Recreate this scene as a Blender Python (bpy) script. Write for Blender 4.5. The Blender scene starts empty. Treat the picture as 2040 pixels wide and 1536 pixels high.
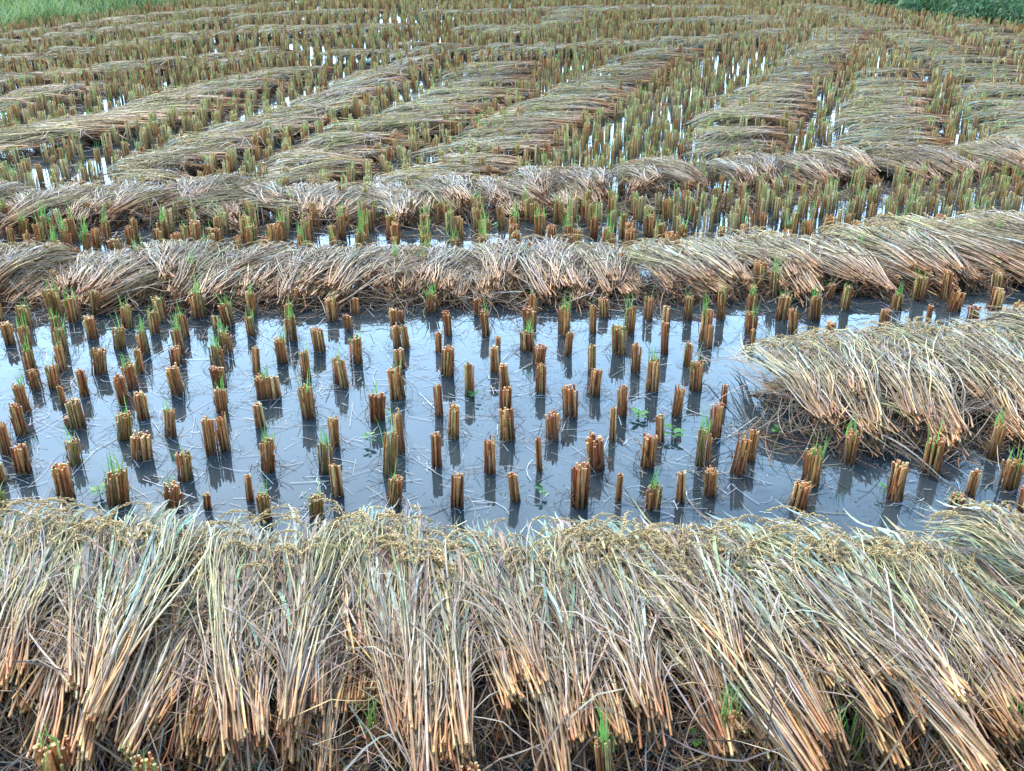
import bpy, math
import numpy as np
C = bpy.context.scene
COL = C.collection
rng = np.random.default_rng(7)
U = rng.uniform
R = math.radians

# ---------------------------------------------------------------- camera
H, PITCH, FPX = 2.05, R(25.6), 2000.0
cam_d = bpy.data.cameras.new("camera"); cam = bpy.data.objects.new("camera", cam_d); COL.objects.link(cam)
cam.location = (0, 0, H); cam.rotation_euler = (math.pi/2-PITCH, 0, 0)
cam_d.sensor_width = 36; cam_d.lens = FPX/2040*36; cam_d.clip_start = .05; cam_d.clip_end = 900
C.camera = cam
# ---------------------------------------------------------------- sky and sun
GLOW = (18.5, 30.5, 44, 1)
SUN_EL, SUN_AZ = R(48), R(-25)       # azimuth measured from +Y (ahead), negative is to the left
w = bpy.data.worlds.new("World"); C.world = w; w.use_nodes = True
nt = w.node_tree; nt.nodes.clear()
sky = nt.nodes.new('ShaderNodeTexSky'); sky.sky_type = 'NISHITA'; sky.sun_disc = False
sky.sun_elevation = SUN_EL; sky.sun_rotation = SUN_AZ; sky.air_density = 1.0; sky.dust_density = 1.6; sky.ozone_density = 1.6
hs = nt.nodes.new('ShaderNodeHueSaturation'); hs.inputs['Saturation'].default_value = 1.25
# broken cloud veil
tc = nt.nodes.new('ShaderNodeTexCoord'); nz = nt.nodes.new('ShaderNodeTexNoise'); nz.inputs['Scale'].default_value = 2.2; nz.inputs['Detail'].default_value = 5
mp = nt.nodes.new('ShaderNodeMapping'); mp.inputs['Scale'].default_value = (1, 1, 2.5)
rp = nt.nodes.new('ShaderNodeValToRGB'); rp.color_ramp.elements[0].position = .42; rp.color_ramp.elements[1].position = .68
mx = nt.nodes.new('ShaderNodeMix'); mx.data_type = 'RGBA'
mx.inputs['B'].default_value = (12, 18, 25, 1)
mf = nt.nodes.new('ShaderNodeMath'); mf.operation = 'MULTIPLY'; mf.inputs[1].default_value = .6
bg = nt.nodes.new('ShaderNodeBackground'); bg.inputs['Strength'].default_value = .11
wo = nt.nodes.new('ShaderNodeOutputWorld')
L = nt.links.new
L(tc.outputs['Generated'], mp.inputs['Vector']); L(mp.outputs['Vector'], nz.inputs['Vector']); L(nz.outputs['Fac'], rp.inputs['Fac'])
L(rp.outputs['Color'], mf.inputs[0]); L(mf.outputs[0], mx.inputs['Factor'])
sx = nt.nodes.new('ShaderNodeSeparateXYZ'); L(tc.outputs['Generated'], sx.inputs[0])
lo = nt.nodes.new('ShaderNodeMapRange'); lo.interpolation_type = 'SMOOTHSTEP'
for k_, v_ in (('From Min', .72), ('From Max', .10), ('To Min', 0), ('To Max', 1)): lo.inputs[k_].default_value = v_
dt = nt.nodes.new('ShaderNodeVectorMath'); dt.operation = 'DOT_PRODUCT'; dt.inputs[1].default_value = (math.sin(SUN_AZ), math.cos(SUN_AZ), 0)
ah = nt.nodes.new('ShaderNodeMapRange'); ah.interpolation_type = 'SMOOTHSTEP'
for k_, v_ in (('From Min', -.3), ('From Max', 1), ('To Min', 0), ('To Max', 1)): ah.inputs[k_].default_value = v_
gm = nt.nodes.new('ShaderNodeMath'); gm.operation = 'MULTIPLY'
gx = nt.nodes.new('ShaderNodeMix'); gx.data_type = 'RGBA'; gx.inputs['B'].default_value = GLOW
L(sx.outputs['Z'], lo.inputs['Value']); L(tc.outputs['Generated'], dt.inputs[0]); L(dt.outputs['Value'], ah.inputs['Value'])
L(lo.outputs[0], gm.inputs[0]); L(ah.outputs[0], gm.inputs[1]); L(gm.outputs[0], gx.inputs['Factor'])
L(sky.outputs['Color'], hs.inputs['Color']); L(hs.outputs['Color'], mx.inputs['A']); L(mx.outputs['Result'], gx.inputs['A']); L(gx.outputs['Result'], bg.inputs['Color'])
L(bg.outputs['Background'], wo.inputs['Surface'])
sd = bpy.data.lights.new("sun", 'SUN'); sd.energy = 1.5; sd.angle = R(12); sd.color = (1, .89, .72)
sun = bpy.data.objects.new("sun", sd); COL.objects.link(sun)
sun.rotation_euler = (math.pi/2-SUN_EL, 0, math.pi-SUN_AZ)   # lamp shines along -Z, from ahead and to the left
sun.location = (0, 0, 12)
C.view_settings.view_transform = 'Standard'; C.view_settings.look = 'None'
C.view_settings.exposure = 1.3; C.view_settings.gamma = 1
try:
    C.cycles.max_bounces = 6; C.cycles.transparent_max_bounces = 6; C.cycles.diffuse_bounces = 3; C.cycles.use_denoising = True
except Exception: pass

# ---------------------------------------------------------------- pixel <-> ground
cp, sp = math.cos(PITCH), math.sin(PITCH)
def at(px, py, z=0.0):
    """point on the plane at height z seen at a pixel of the 2040x1536 photograph"""
    a, b = (px-1020)/FPX, (py-768)/FPX
    d = np.array([a, cp-b*sp, -sp-b*cp])
    return np.array([0, 0, H]) + d*((z-H)/d[2])
def proj(p):
    p = np.asarray(p, float); q = p-np.array([0, 0, H])
    zc = q[..., 1]*cp-q[..., 2]*sp; yc = q[..., 1]*sp+q[..., 2]*cp
    return 1020+FPX*q[..., 0]/zc, 768-FPX*yc/zc, zc
def height_for(px, pyb, pyt):
    g = at(px, pyb); hs_ = np.linspace(.02, .5, 200)
    P = np.stack([np.full(200, g[0]), np.full(200, g[1]), hs_], 1)
    return float(hs_[np.argmin(abs(proj(P)[1]-pyt))])

# ---------------------------------------------------------------- mesh building
class MB:
    def __init__(s): s.v = []; s.c = []; s.f = {3: [], 4: []}; s.n = 0
    def add(s, v, c, f):
        v = np.asarray(v, np.float32).reshape(-1, 3)
        s.v.append(v); s.c.append(np.broadcast_to(np.asarray(c, np.float32), v.shape))
        for a in f: s.f[a.shape[1]].append(a.astype(np.int64)+s.n)
        s.n += len(v)
    def mesh(s, name, mat, smooth=True):
        me = bpy.data.meshes.new(name)
        if not s.n: return me
        v = np.concatenate(s.v); c = np.concatenate(s.c)
        me.vertices.add(len(v)); me.vertices.foreach_set('co', v.ravel())
        loops = []; starts = []; tot = 0
        for k in (3, 4):
            if s.f[k]:
                a = np.concatenate(s.f[k]); loops.append(a.ravel()); starts.append(tot+np.arange(len(a))*k); tot += a.size
        lo = np.concatenate(loops).astype(np.int32); st = np.concatenate(starts).astype(np.int32)
        me.loops.add(len(lo)); me.loops.foreach_set('vertex_index', lo)
        me.polygons.add(len(st)); me.polygons.foreach_set('loop_start', st)
        me.update(calc_edges=True); me.validate()
        if smooth: me.polygons.foreach_set('use_smooth', np.ones(len(me.polygons), bool))
        at_ = me.attributes.new('Col', 'FLOAT_COLOR', 'POINT')
        at_.data.foreach_set('color', np.concatenate([np.clip(c, 0, 1), np.ones((len(c), 1), np.float32)], 1).astype(np.float32).ravel())
        me.materials.append(mat); return me

def nrm(a): return a/np.maximum(np.linalg.norm(a, axis=-1, keepdims=True), 1e-9)
def cols(c, N, K):
    c = np.asarray(c, float)
    if c.ndim == 1: c = np.broadcast_to(c, (N, 3))
    if c.ndim == 2: c = np.repeat(c[:, None, :], K, 1)
    return c
def tubes(mb, P, rad, c, sides=3, cap=None):
    N, K, _ = P.shape; T = nrm(np.gradient(P, axis=1))
    ref = np.where(abs(T[..., 2:3]) > .8, np.array([1., 0, 0]), np.array([0, 0, 1.]))
    A = nrm(np.cross(T, ref)); B = np.cross(T, A)
    rad = np.broadcast_to(np.asarray(rad, float).reshape((-1, 1) if np.ndim(rad) == 1 else np.shape(rad)) if np.ndim(rad) else np.full((1, 1), rad), (N, K))
    th = np.arange(sides)*2*np.pi/sides+.4
    V = P[:, :, None]+rad[:, :, None, None]*(np.cos(th)[:, None]*A[:, :, None]+np.sin(th)[:, None]*B[:, :, None])
    cc = np.repeat(cols(c, N, K)[:, :, None], sides, 2)
    idx = np.arange(N*K*sides).reshape(N, K, sides); nx = np.roll(idx, -1, 2)
    q = np.stack([idx[:, :-1], nx[:, :-1], nx[:, 1:], idx[:, 1:]], -1).reshape(-1, 4)
    mb.add(V, cc.reshape(-1, 3), [q])
    if cap is not None:              # cut end: a slightly sunk pale disc
        e = cap; ring = V[:, e]
        cen = P[:, e]-T[:, e]*(rad[:, e, None]*(.6 if e else -.6))
        vv = np.concatenate([ring, cen[:, None]], 1); n = sides
        ii = np.arange(N*(n+1)).reshape(N, n+1); r0 = ii[:, :n]; r1 = np.roll(r0, -1, 1)
        t = np.stack([r0, r1, np.repeat(ii[:, n:], n, 1)], -1).reshape(-1, 3)
        cr = cols(c, N, K)[:, e]; cr = np.clip(cr*1.35+.03, 0, .8)
        c2 = np.concatenate([np.repeat(cr[:, None], n, 1), (cr*.35)[:, None]], 1)
        mb.add(vv, c2.reshape(-1, 3), [t])
def ribbons(mb, P, wid, c, side=None, fold=.25):
    """leaf blades: three verts across with a midrib fold; wid (N,K)"""
    N, K, _ = P.shape; T = nrm(np.gradient(P, axis=1))
    if side is None: side = nrm(rng.normal(size=(N, 3))*np.array([1, 1, .5]))
    S = side[:, None]-T*np.sum(side[:, None]*T, -1, keepdims=True); S = nrm(S); Nn = np.cross(T, S)
    w_ = wid[..., None]*.5
    V = np.stack([P-S*w_, P-Nn*w_*fold, P+S*w_], 2)
    cc = np.repeat(cols(c, N, K)[:, :, None], 3, 2)*np.array([1, .88, 1])[:, None]
    idx = np.arange(N*K*3).reshape(N, K, 3)
    q = np.concatenate([np.stack([idx[:, :-1, j], idx[:, :-1, j+1], idx[:, 1:, j+1], idx[:, 1:, j]], -1).reshape(-1, 4) for j in (0, 1)])
    mb.add(V, cc.reshape(-1, 3), [q])
def grains(mb, P, D, ln, rd, c):
    N = len(P); D = nrm(D); A = nrm(np.cross(D, np.array([.31, .2, .93]))); B = np.cross(D, A)
    ln = np.broadcast_to(ln, N)[:, None]; rd = np.broadcast_to(rd, N)[:, None]
    ring = [P+A*rd, P+B*rd, P-A*rd, P-B*rd]
    V = np.stack([P-D*ln*.5]+ring+[P+D*ln*.5], 1)
    i = np.arange(N)[:, None]*6
    t = np.array([[0, 2, 1], [0, 3, 2], [0, 4, 3], [0, 1, 4], [5, 1, 2], [5, 2, 3], [5, 3, 4], [5, 4, 1]])
    mb.add(V, np.repeat(np.broadcast_to(c, (N, 3))[:, None], 6, 1).reshape(-1, 3), [(i[:, :, None]+t[None]).reshape(-1, 3)])

def pick(pal, n, wts=None, jit=.12):
    pal = np.array(pal, float); k = rng.choice(len(pal), n, p=None if wts is None else np.array(wts)/np.sum(wts))
    return np.clip(pal[k]*(1+rng.normal(0, jit, (n, 1)))*(1+rng.normal(0, jit*.3, (n, 3))), .01, .85)

# ---------------------------------------------------------------- materials
def mat_new(name):
    m = bpy.data.materials.new(name); m.use_nodes = True; n = m.node_tree; return m, n, n.nodes['Principled BSDF']
def plant_mat(name, rough=.55, transl=0.0, spec=.4, nscale=60, amp=.25, stretch=(1, 1, 1)):
    m, n, b = mat_new(name)
    a = n.nodes.new('ShaderNodeAttribute'); a.attribute_name = 'Col'
    t = n.nodes.new('ShaderNodeTexCoord'); mp_ = n.nodes.new('ShaderNodeMapping'); mp_.inputs['Scale'].default_value = stretch
    z = n.nodes.new('ShaderNodeTexNoise'); z.inputs['Scale'].default_value = nscale; z.inputs['Detail'].default_value = 3
    mr = n.nodes.new('ShaderNodeMapRange'); mr.inputs['To Min'].default_value = 1-amp*1.6; mr.inputs['To Max'].default_value = 1+amp*1.6
    mr.inputs['From Min'].default_value = .2; mr.inputs['From Max'].default_value = .8
    vm = n.nodes.new('ShaderNodeVectorMath'); vm.operation = 'SCALE'
    l = n.links.new
    l(t.outputs['Object'], mp_.inputs['Vector']); l(mp_.outputs['Vector'], z.inputs['Vector']); l(z.outputs['Fac'], mr.inputs['Value'])
    l(a.outputs['Color'], vm.inputs[0]); l(mr.outputs['Result'], vm.inputs['Scale']); l(vm.outputs[0], b.inputs['Base Color'])
    b.inputs['Roughness'].default_value = rough; b.inputs['Specular IOR Level'].default_value = spec
    if transl:
        tr = n.nodes.new('ShaderNodeBsdfTranslucent'); ms = n.nodes.new('ShaderNodeMixShader'); ms.inputs[0].default_value = transl
        l(vm.outputs[0], tr.inputs['Color']); l(b.outputs[0], ms.inputs[1]); l(tr.outputs[0], ms.inputs[2])
        l(ms.outputs[0], n.nodes['Material Output'].inputs['Surface'])
    return m
M_stub = plant_mat('wet_stubble', .42, 0, .5, 70, .38, (3, 3, .5))
M_stalk = plant_mat('rice_stalk', .45, 0, .5, 40, .28)
M_leaf = plant_mat('dry_rice_leaf', .5, .2, .45, 35, .25)
M_grain = plant_mat('rice_grain', .5, .08, .4, 90, .2)
M_shoot = plant_mat('green_shoot', .4, .35, .45, 30, .15)
M_float = plant_mat('floating_straw', .5, 0, .4, 30, .2)

def tag(o, label=None, cat=None, group=None, kind=None):
    for k, v in (('label', label), ('category', cat), ('group', group), ('kind', kind)):
        if v: o[k] = v
    return o
def link(name, me, parent=None):
    o = bpy.data.objects.new(name, me); COL.objects.link(o)
    if parent is not None: o.parent = parent
    return o
def empty(name, loc=(0, 0, 0), rz=0):
    o = bpy.data.objects.new(name, None); COL.objects.link(o); o.empty_display_size = .1
    o.location = loc; o.rotation_euler = (0, 0, rz); return o

# ---------------------------------------------------------------- ground, water
def sheet(name, x0, x1, y0, y1, z, mat, n=1):
    me = bpy.data.meshes.new(name)
    xs = np.linspace(x0, x1, n+1); ys = np.linspace(y0, y1, n+1)
    vs = [(x, y, z) for y in ys for x in xs]
    fs = [(j*(n+1)+i, j*(n+1)+i+1, (j+1)*(n+1)+i+1, (j+1)*(n+1)+i) for j in range(n) for i in range(n)]
    me.from_pydata(vs, [], fs); me.materials.append(mat); return tag(link(name, me), kind='structure')
def noise_mat(name, c0, c1, scale, rough, bump=0, bscale=None, spec=.5):
    m, n, b = mat_new(name); l = n.links.new
    t = n.nodes.new('ShaderNodeTexCoord'); z = n.nodes.new('ShaderNodeTexNoise'); z.inputs['Scale'].default_value = scale; z.inputs['Detail'].default_value = 6
    r = n.nodes.new('ShaderNodeValToRGB'); r.color_ramp.elements[0].position = .35; r.color_ramp.elements[1].position = .68
    r.color_ramp.elements[0].color = (*c0, 1); r.color_ramp.elements[1].color = (*c1, 1)
    l(t.outputs['Object'], z.inputs['Vector']); l(z.outputs['Fac'], r.inputs['Fac']); l(r.outputs['Color'], b.inputs['Base Color'])
    b.inputs['Roughness'].default_value = rough; b.inputs['Specular IOR Level'].default_value = spec
    if bump:
        z2 = n.nodes.new('ShaderNodeTexNoise'); z2.inputs['Scale'].default_value = bscale or scale*3; z2.inputs['Detail'].default_value = 3
        bp = n.nodes.new('ShaderNodeBump'); bp.inputs['Strength'].default_value = bump; bp.inputs['Distance'].default_value = .02
        l(t.outputs['Object'], z2.inputs['Vector']); l(z2.outputs['Fac'], bp.inputs['Height']); l(bp.outputs['Normal'], b.inputs['Normal'])
    return m, b
m_mud, _ = noise_mat('mud', (.035, .028, .018), (.09, .07, .045), 6, .8, .6)
m_wat, bw = noise_mat('paddy_water', (.016, .027, .034), (.046, .060, .064), 1.0, .03, .03, 9)
bw.inputs['IOR'].default_value = 1.5
m_turf, _ = noise_mat('turf_soil', (.03, .07, .015), (.08, .16, .04), .7, .9, .5)
sheet('ground', -300, 300, -60, 500, -.12, m_mud)
sheet('water', -30, 30, -4, 48, 0.0, m_wat, 4)

# ---------------------------------------------------------------- field edges
GL = [at(-500, 136)[:2], at(0, 66)[:2], at(200, 38)[:2], at(400, 10)[:2], at(560, -24)[:2]]        # left bund edge
GR = [at(1480, -40)[:2], at(1640, -10)[:2], at(1760, 24)[:2], at(1900, 46)[:2], at(2040, 64)[:2], at(2500, 120)[:2]]
def beyond(line, x, y):
    """distance-like sign: > 0 when (x, y) lies beyond the polyline as seen from the camera"""
    line = np.array(line); a = np.arctan2(x, y); la = np.arctan2(line[:, 0], line[:, 1]); ld = np.hypot(line[:, 0], line[:, 1])
    o = np.argsort(la); lim = np.interp(a, la[o], ld[o], left=1e3 if la.min() > 0 or True else 0, right=1e3)
    return np.hypot(x, y)-lim
def outside(x, y):
    return (beyond(GL, x, y) > 0) | (beyond(GR, x, y) > 0) | ((x < GL[0][0]) & (y > 12))

# ---------------------------------------------------------------- palettes (albedo)
TAN = [(.50, .33, .15), (.56, .38, .19), (.38, .21, .09), (.64, .47, .26), (.34, .22, .12)]
BUTT = [(.58, .29, .11), (.64, .38, .16), (.42, .18, .07), (.70, .46, .23)]
YG = [(.50, .47, .19), (.56, .50, .25), (.36, .41, .17), (.62, .55, .32), (.46, .40, .22)]
BLUE = [(.28, .42, .35), (.38, .52, .46), (.26, .36, .22), (.48, .53, .42), (.36, .42, .20)]
LAV = [(.34, .26, .21), (.46, .38, .32), (.22, .15, .11), (.38, .26, .18), (.13, .085, .06), (.60, .53, .46)]
RED = [(.40, .17, .06), (.50, .24, .09), (.32, .12, .045), (.58, .34, .15), (.24, .09, .035)]
OLV = [(.36, .26, .08), (.42, .32, .12), (.28, .24, .07), (.34, .20, .07)]
OLV2 = [(.54, .43, .17), (.58, .48, .23), (.44, .39, .15), (.48, .33, .14)]
GRN = [(.13, .36, .06), (.20, .44, .09), (.12, .30, .08), (.30, .48, .12), (.36, .42, .14)]
GRAIN = [(.72, .54, .27), (.80, .63, .36), (.62, .43, .18), (.70, .58, .30)]

# ================================================================ sheaves
for pal_ in (TAN, YG, LAV, GRAIN, BUTT):
    pal_[:] = [(r_*.86, g_*.775, b_*.67) for r_, g_, b_ in pal_]
BLUE[:] = [(r_*.92, g_*.84, b_*.76) for r_, g_, b_ in BLUE]
RED[:] = [(r_*1.1, g_*1.0, b_*.9) for r_, g_, b_ in RED]
def sheaf_meshes(L, n, lod, green=.5, aged=0., width=.2, grainy=1., curl=1., low=0., mess=1.):
    """a bundle lying butt-first: x from cut ends (0) to drooping heads (L); returns meshes stalks, leaves, grain_heads.
    aged 0..1 turns leaves from blue-green to grey lavender, low 0..1 lets the cut ends sink to the water"""
    K = (10, 8, 6)[lod]; t = np.linspace(0, 1, K)[None]
    sides = (5, 4, 3)[lod]
    ang = U(0, 2*np.pi, n); rr = np.sqrt(U(0, 1, n))
    hw = .27*width
    nb = (4, 5, 4)[lod]; bk = rng.integers(0, nb, n); bc = np.linspace(-.8, .8, nb)[rng.permutation(nb)]*hw+rng.normal(0, .2*hw, nb)
    by = bc[bk]+rr*np.cos(ang)*hw*.42; bz = rr*np.sin(ang)*.024+.04+(U(-.030, .036, nb))[bk]
    bfan = rng.normal(0, .055*mess, nb); bdx = rng.normal(0, .06*mess, nb)
    bx = U(-.012, .018, n)+rng.normal(0, .008*mess, n)+(rng.random(n) < .12)*U(-.05, .09, n)+(by/hw)*U(-.05, .05)+bdx[bk]
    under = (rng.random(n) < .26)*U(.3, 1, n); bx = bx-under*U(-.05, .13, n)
    Li = L*U(.70, 1.0, n)-bx
    fan = (by/hw)*width*.30+rng.normal(0, .038*mess, n)+bfan[bk]
    wild = rng.random(n) < .10*mess; fan = fan+wild*rng.normal(0, .13, n)
    tip = rng.normal(0, .05*curl, n)+U(-.05, .05)
    hump = U(.5, 1.35)
    kx = np.linspace(-.3, 1.4, 80)
    kz = np.interp(kx, [-.3, 0, .3, .6, .82, 1., 1.15, 1.4], [.02, .105-.075*low, .13+.01*low, .13+.02*low, .11+.055*hump, .085+.02*hump, .03, .01])
    kz = np.convolve(np.pad(kz, 4, 'edge'), np.ones(9)/9, 'valid')
    def prof(tt): return np.interp(tt, kx, kz)
    def stalkpath(tt, bx, by, bz, Li, fan, tip, un=0):
        x = bx+Li*tt
        y = by+fan*tt+tip*np.clip(tt-.6, 0, 1)**2*5
        z = prof(x/L)+bz*(1-.55*tt)-.25*np.clip(tt-.8, 0, 1)**2*(abs(tip)*8)-un*(.085-.03*low)*np.clip(1-tt*1.3, 0, 1)
        return np.stack([x, y, np.maximum(z, .008)], -1)
    c_ = lambda a: a[:, None]
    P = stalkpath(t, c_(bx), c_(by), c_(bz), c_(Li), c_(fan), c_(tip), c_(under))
    P += np.cumsum(rng.normal(0, .005*mess, P.shape), 1)*np.array([0, 1, .5])
    P[..., 1] += rng.normal(0, .014*mess, (n, 1))*np.sin(t*np.pi*U(.8, 1.8, (n, 1))+U(0, 3, (n, 1)))
    P[..., 2] = np.maximum(P[..., 2], .006)
    rad = (np.linspace(1, .42, K)**1.1)[None]*U(.0024, .0045, n)[:, None]*(1, 1.1, 1.4)[lod]
    cb = pick(BUTT, n, None, .2)*(1-.5*aged)*np.array([1, 1-.12*aged, 1-.15*aged]); cm = pick(TAN[:3]+LAV, n, None, .2); ct = pick(YG, n)*(1-aged*.7)+pick(LAV, n)*aged*.7
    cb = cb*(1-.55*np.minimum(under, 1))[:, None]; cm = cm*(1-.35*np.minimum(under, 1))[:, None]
    e1, e2 = .22, .62
    w1 = np.clip(t[..., None]/e1, 0, 1); w2 = np.clip((t[..., None]-e1)/(e2-e1), 0, 1)
    cc = (cb[:, None]*(1-w1)+cm[:, None]*w1)*(1-w2)+ct[:, None]*w2
    # node rings and old sheaths give each straw some change of tone along it
    cc = cc*(1+rng.normal(0, .12, (n, K, 1)))
    cc = cc*np.exp(rng.normal(.05, .32, (n, 1, 1)))
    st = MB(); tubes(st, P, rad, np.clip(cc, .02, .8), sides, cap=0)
    # leaves ------------------------------------------------------
    lf = MB(); KL = (8, 6, 4)[lod]; s = np.linspace(0, 1, KL)[None]
    def leaves(m, t0a, t0b, la, lb, dev, wa, wb, pal, lift, drop, wts=None, bnd=.2, hug=.03):
        k = rng.integers(0, n, m); t0 = U(t0a, t0b, m)
        base = stalkpath(t0, bx[k], by[k], np.maximum(bz[k], .04)*1.15, Li[k], fan[k], tip[k])
        ln = U(la, lb, m); a0 = rng.normal(0, dev, m)+fan[k]/L*.8; bend = rng.normal(0, bnd, m)
        a = a0[:, None]+bend[:, None]*s+np.cumsum(rng.normal(0, .03, (m, KL)), 1)
        X = base[:, 0:1]+np.cumsum(np.cos(a), 1)*ln[:, None]/KL; Y = base[:, 1:2]+np.cumsum(np.sin(a), 1)*ln[:, None]/KL
        Z = base[:, 2:3]+U(.1, 1, m)[:, None]*lift*np.sin(s*np.pi*.8)-drop*U(.2, 1, m)[:, None]*s**2
        tt = X/L; yy = np.abs(Y)/(width*.62)                  # stay draped over the bundle and off the water
        top = prof(tt)+.088*(1-.5*np.clip(tt, 0, 1))-.09*np.clip(yy-.6, 0, 1.2)
        Z = np.minimum(Z, np.maximum(top+U(.0, hug, m)[:, None], .02)); Z = np.maximum(Z, .008)
        w0 = U(wa, wb, m)[:, None]*np.clip(np.sin((s*.86+.14)*np.pi)**.6, .08, 1)*(1, 1.1, 1.35)[lod]
        sd_ = np.stack([-np.sin(a0)*.8, np.cos(a0), rng.normal(0, .6, m)], 1)
        ribbons(lf, np.stack([X, Y, Z], -1), w0, pick(pal, m, wts, .2), sd_)
    q = (1, .65, .42)[lod]
    mixpal = BLUE+LAV+YG[:2]; wts = [(1-aged)*green*2]*5+[.3+aged]*6+[.4]*2
    leaves(int(125*q), .33, .80, .25, .52, .09, .004, .0125, mixpal, .02, .04, wts, .12)     # long blades along the straw
    leaves(int(95*q), .0, .5, .20, .50, .2, .0025, .005, LAV+TAN[:2], .02, .03, None, .3)
    leaves(int(105*q*mess), .0, .65, .25, .6, .55, .0020, .0042, LAV+TAN[:2]+LAV, .05, .03, None, .6, .045)   # loose ones lying across
    leaves(int(22*q*mess), .05, .7, .3, .6, 1.2, .0028, .006, LAV, .06, .04, None, .5, .05)
    # skirt of dead leaves and broken straw hanging under the cut end and down the sides
    m = int(200*q); k = rng.integers(0, n, m); t0 = U(-.04, .55, m)*U(.1, 1, m)
    base = stalkpath(t0, bx[k], by[k]*1.3, bz[k]*.5, Li[k], fan[k], tip[k], under[k])
    ln = U(.08, .30-.12*low, m); a = rng.normal(np.pi, 1.2, m); out = U(.2, 1.1, m)[:, None]; cv = rng.normal(0, .5, m)[:, None]
    X = base[:, 0:1]+np.cos(a[:, None]+cv*s)*s*ln[:, None]*out*.8
    Y = base[:, 1:2]+np.sin(a[:, None]+cv*s)*s*ln[:, None]*out
    Z = np.maximum(base[:, 2:3]-ln[:, None]*(s**1.4)*.9, -.004+U(0, .02, m)[:, None])
    ribbons(lf, np.stack([X, Y, Z], -1), U(.002, .0055, m)[:, None]*np.clip(1-s*.7, .2, 1)*(1, 1.2, 1.5)[lod], pick(LAV+BUTT[:2]+RED[:2]+[(.2, .13, .08)], m, None, .25)*.8)
    # grain heads -------------------------------------------------
    g = MB()
    npan = int((23, 15, 7)[lod]*grainy); ng = (60, 26, 8)[lod]
    if npan:
        k = rng.integers(0, n, npan)
        tb = U(.78, .96, npan)
        B0 = stalkpath(tb, bx[k], by[k], np.maximum(bz[k], .05)*1.3+.022, Li[k], fan[k]*.45, tip[k])
        side = np.where(rng.random(npan) < .8, 1, -1)*U(.5, 1.35, npan)*(1 if rng.random() < .5 else -1)
        pl = U(.15, .23, npan); KP = 8; u = np.linspace(0, 1, KP)[None]
        th = u*(side*1.9)[:, None]+rng.normal(0, .12, npan)[:, None]   # turns sideways and back
        st_ = pl[:, None]/KP
        X = B0[:, 0:1]+np.cumsum(np.cos(th)*st_, 1); Y = B0[:, 1:2]+np.cumsum(np.sin(th)*st_, 1)
        Z = np.maximum(B0[:, 2:3]+.03*np.sin(u*np.pi*.7)-U(.02, .17, npan)[:, None]*u**1.8, .02)
        PP = np.stack([X, Y, Z], -1)
        tubes(g, PP, np.linspace(.0016, .0008, KP)[None]*np.ones((npan, 1))*(1, 1.2, 2.)[lod], pick(GRAIN, npan)*.8, 3)
        tot = npan*ng; i = np.repeat(np.arange(npan), ng); uu = U(.12, 1, tot)*(KP-1)
        i0 = np.minimum(uu.astype(int), KP-2); fr = (uu-i0)[:, None]
        pos = PP[i, i0]*(1-fr)+PP[i, i0+1]*fr; T = nrm(PP[i, i0+1]-PP[i, i0])
        off = rng.normal(0, 1, (tot, 3)); off -= T*np.sum(off*T, 1, keepdims=True); off = nrm(off)
        rr_ = U(.001, .0075, tot)[:, None]*(1.15-.6*(uu/(KP-1))[:, None])
        pos = pos+off*rr_-np.array([0, 0, 1])*rr_*.5; pos[:, 2] = np.maximum(pos[:, 2], .012)
        sc = (1, 1.35, 2.4)[lod]
        grains(g, pos, T+off*.32+rng.normal(0, .08, (tot, 3)), U(.0095, .0125, tot)*sc, .0022*sc, pick(GRAIN, tot, None, .14))
    return st.mesh('stalks', M_stalk), lf.mesh('leaves', M_leaf), g.mesh('grain_heads', M_grain, False)

ORD = "zeroth first second third fourth fifth sixth seventh eighth ninth tenth eleventh twelfth thirteenth fourteenth fifteenth sixteenth seventeenth eighteenth nineteenth twentieth".split()
TENS = {20: 'twenty', 30: 'thirty', 40: 'forty', 50: 'fifty', 60: 'sixty', 70: 'seventy', 80: 'eighty'}
def ordinal(n):
    if n <= 20: return ORD[n]
    t_, u_ = n//10*10, n % 10
    return TENS[t_][:-1]+'ieth' if u_ == 0 else TENS[t_]+'-'+ORD[u_]

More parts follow.
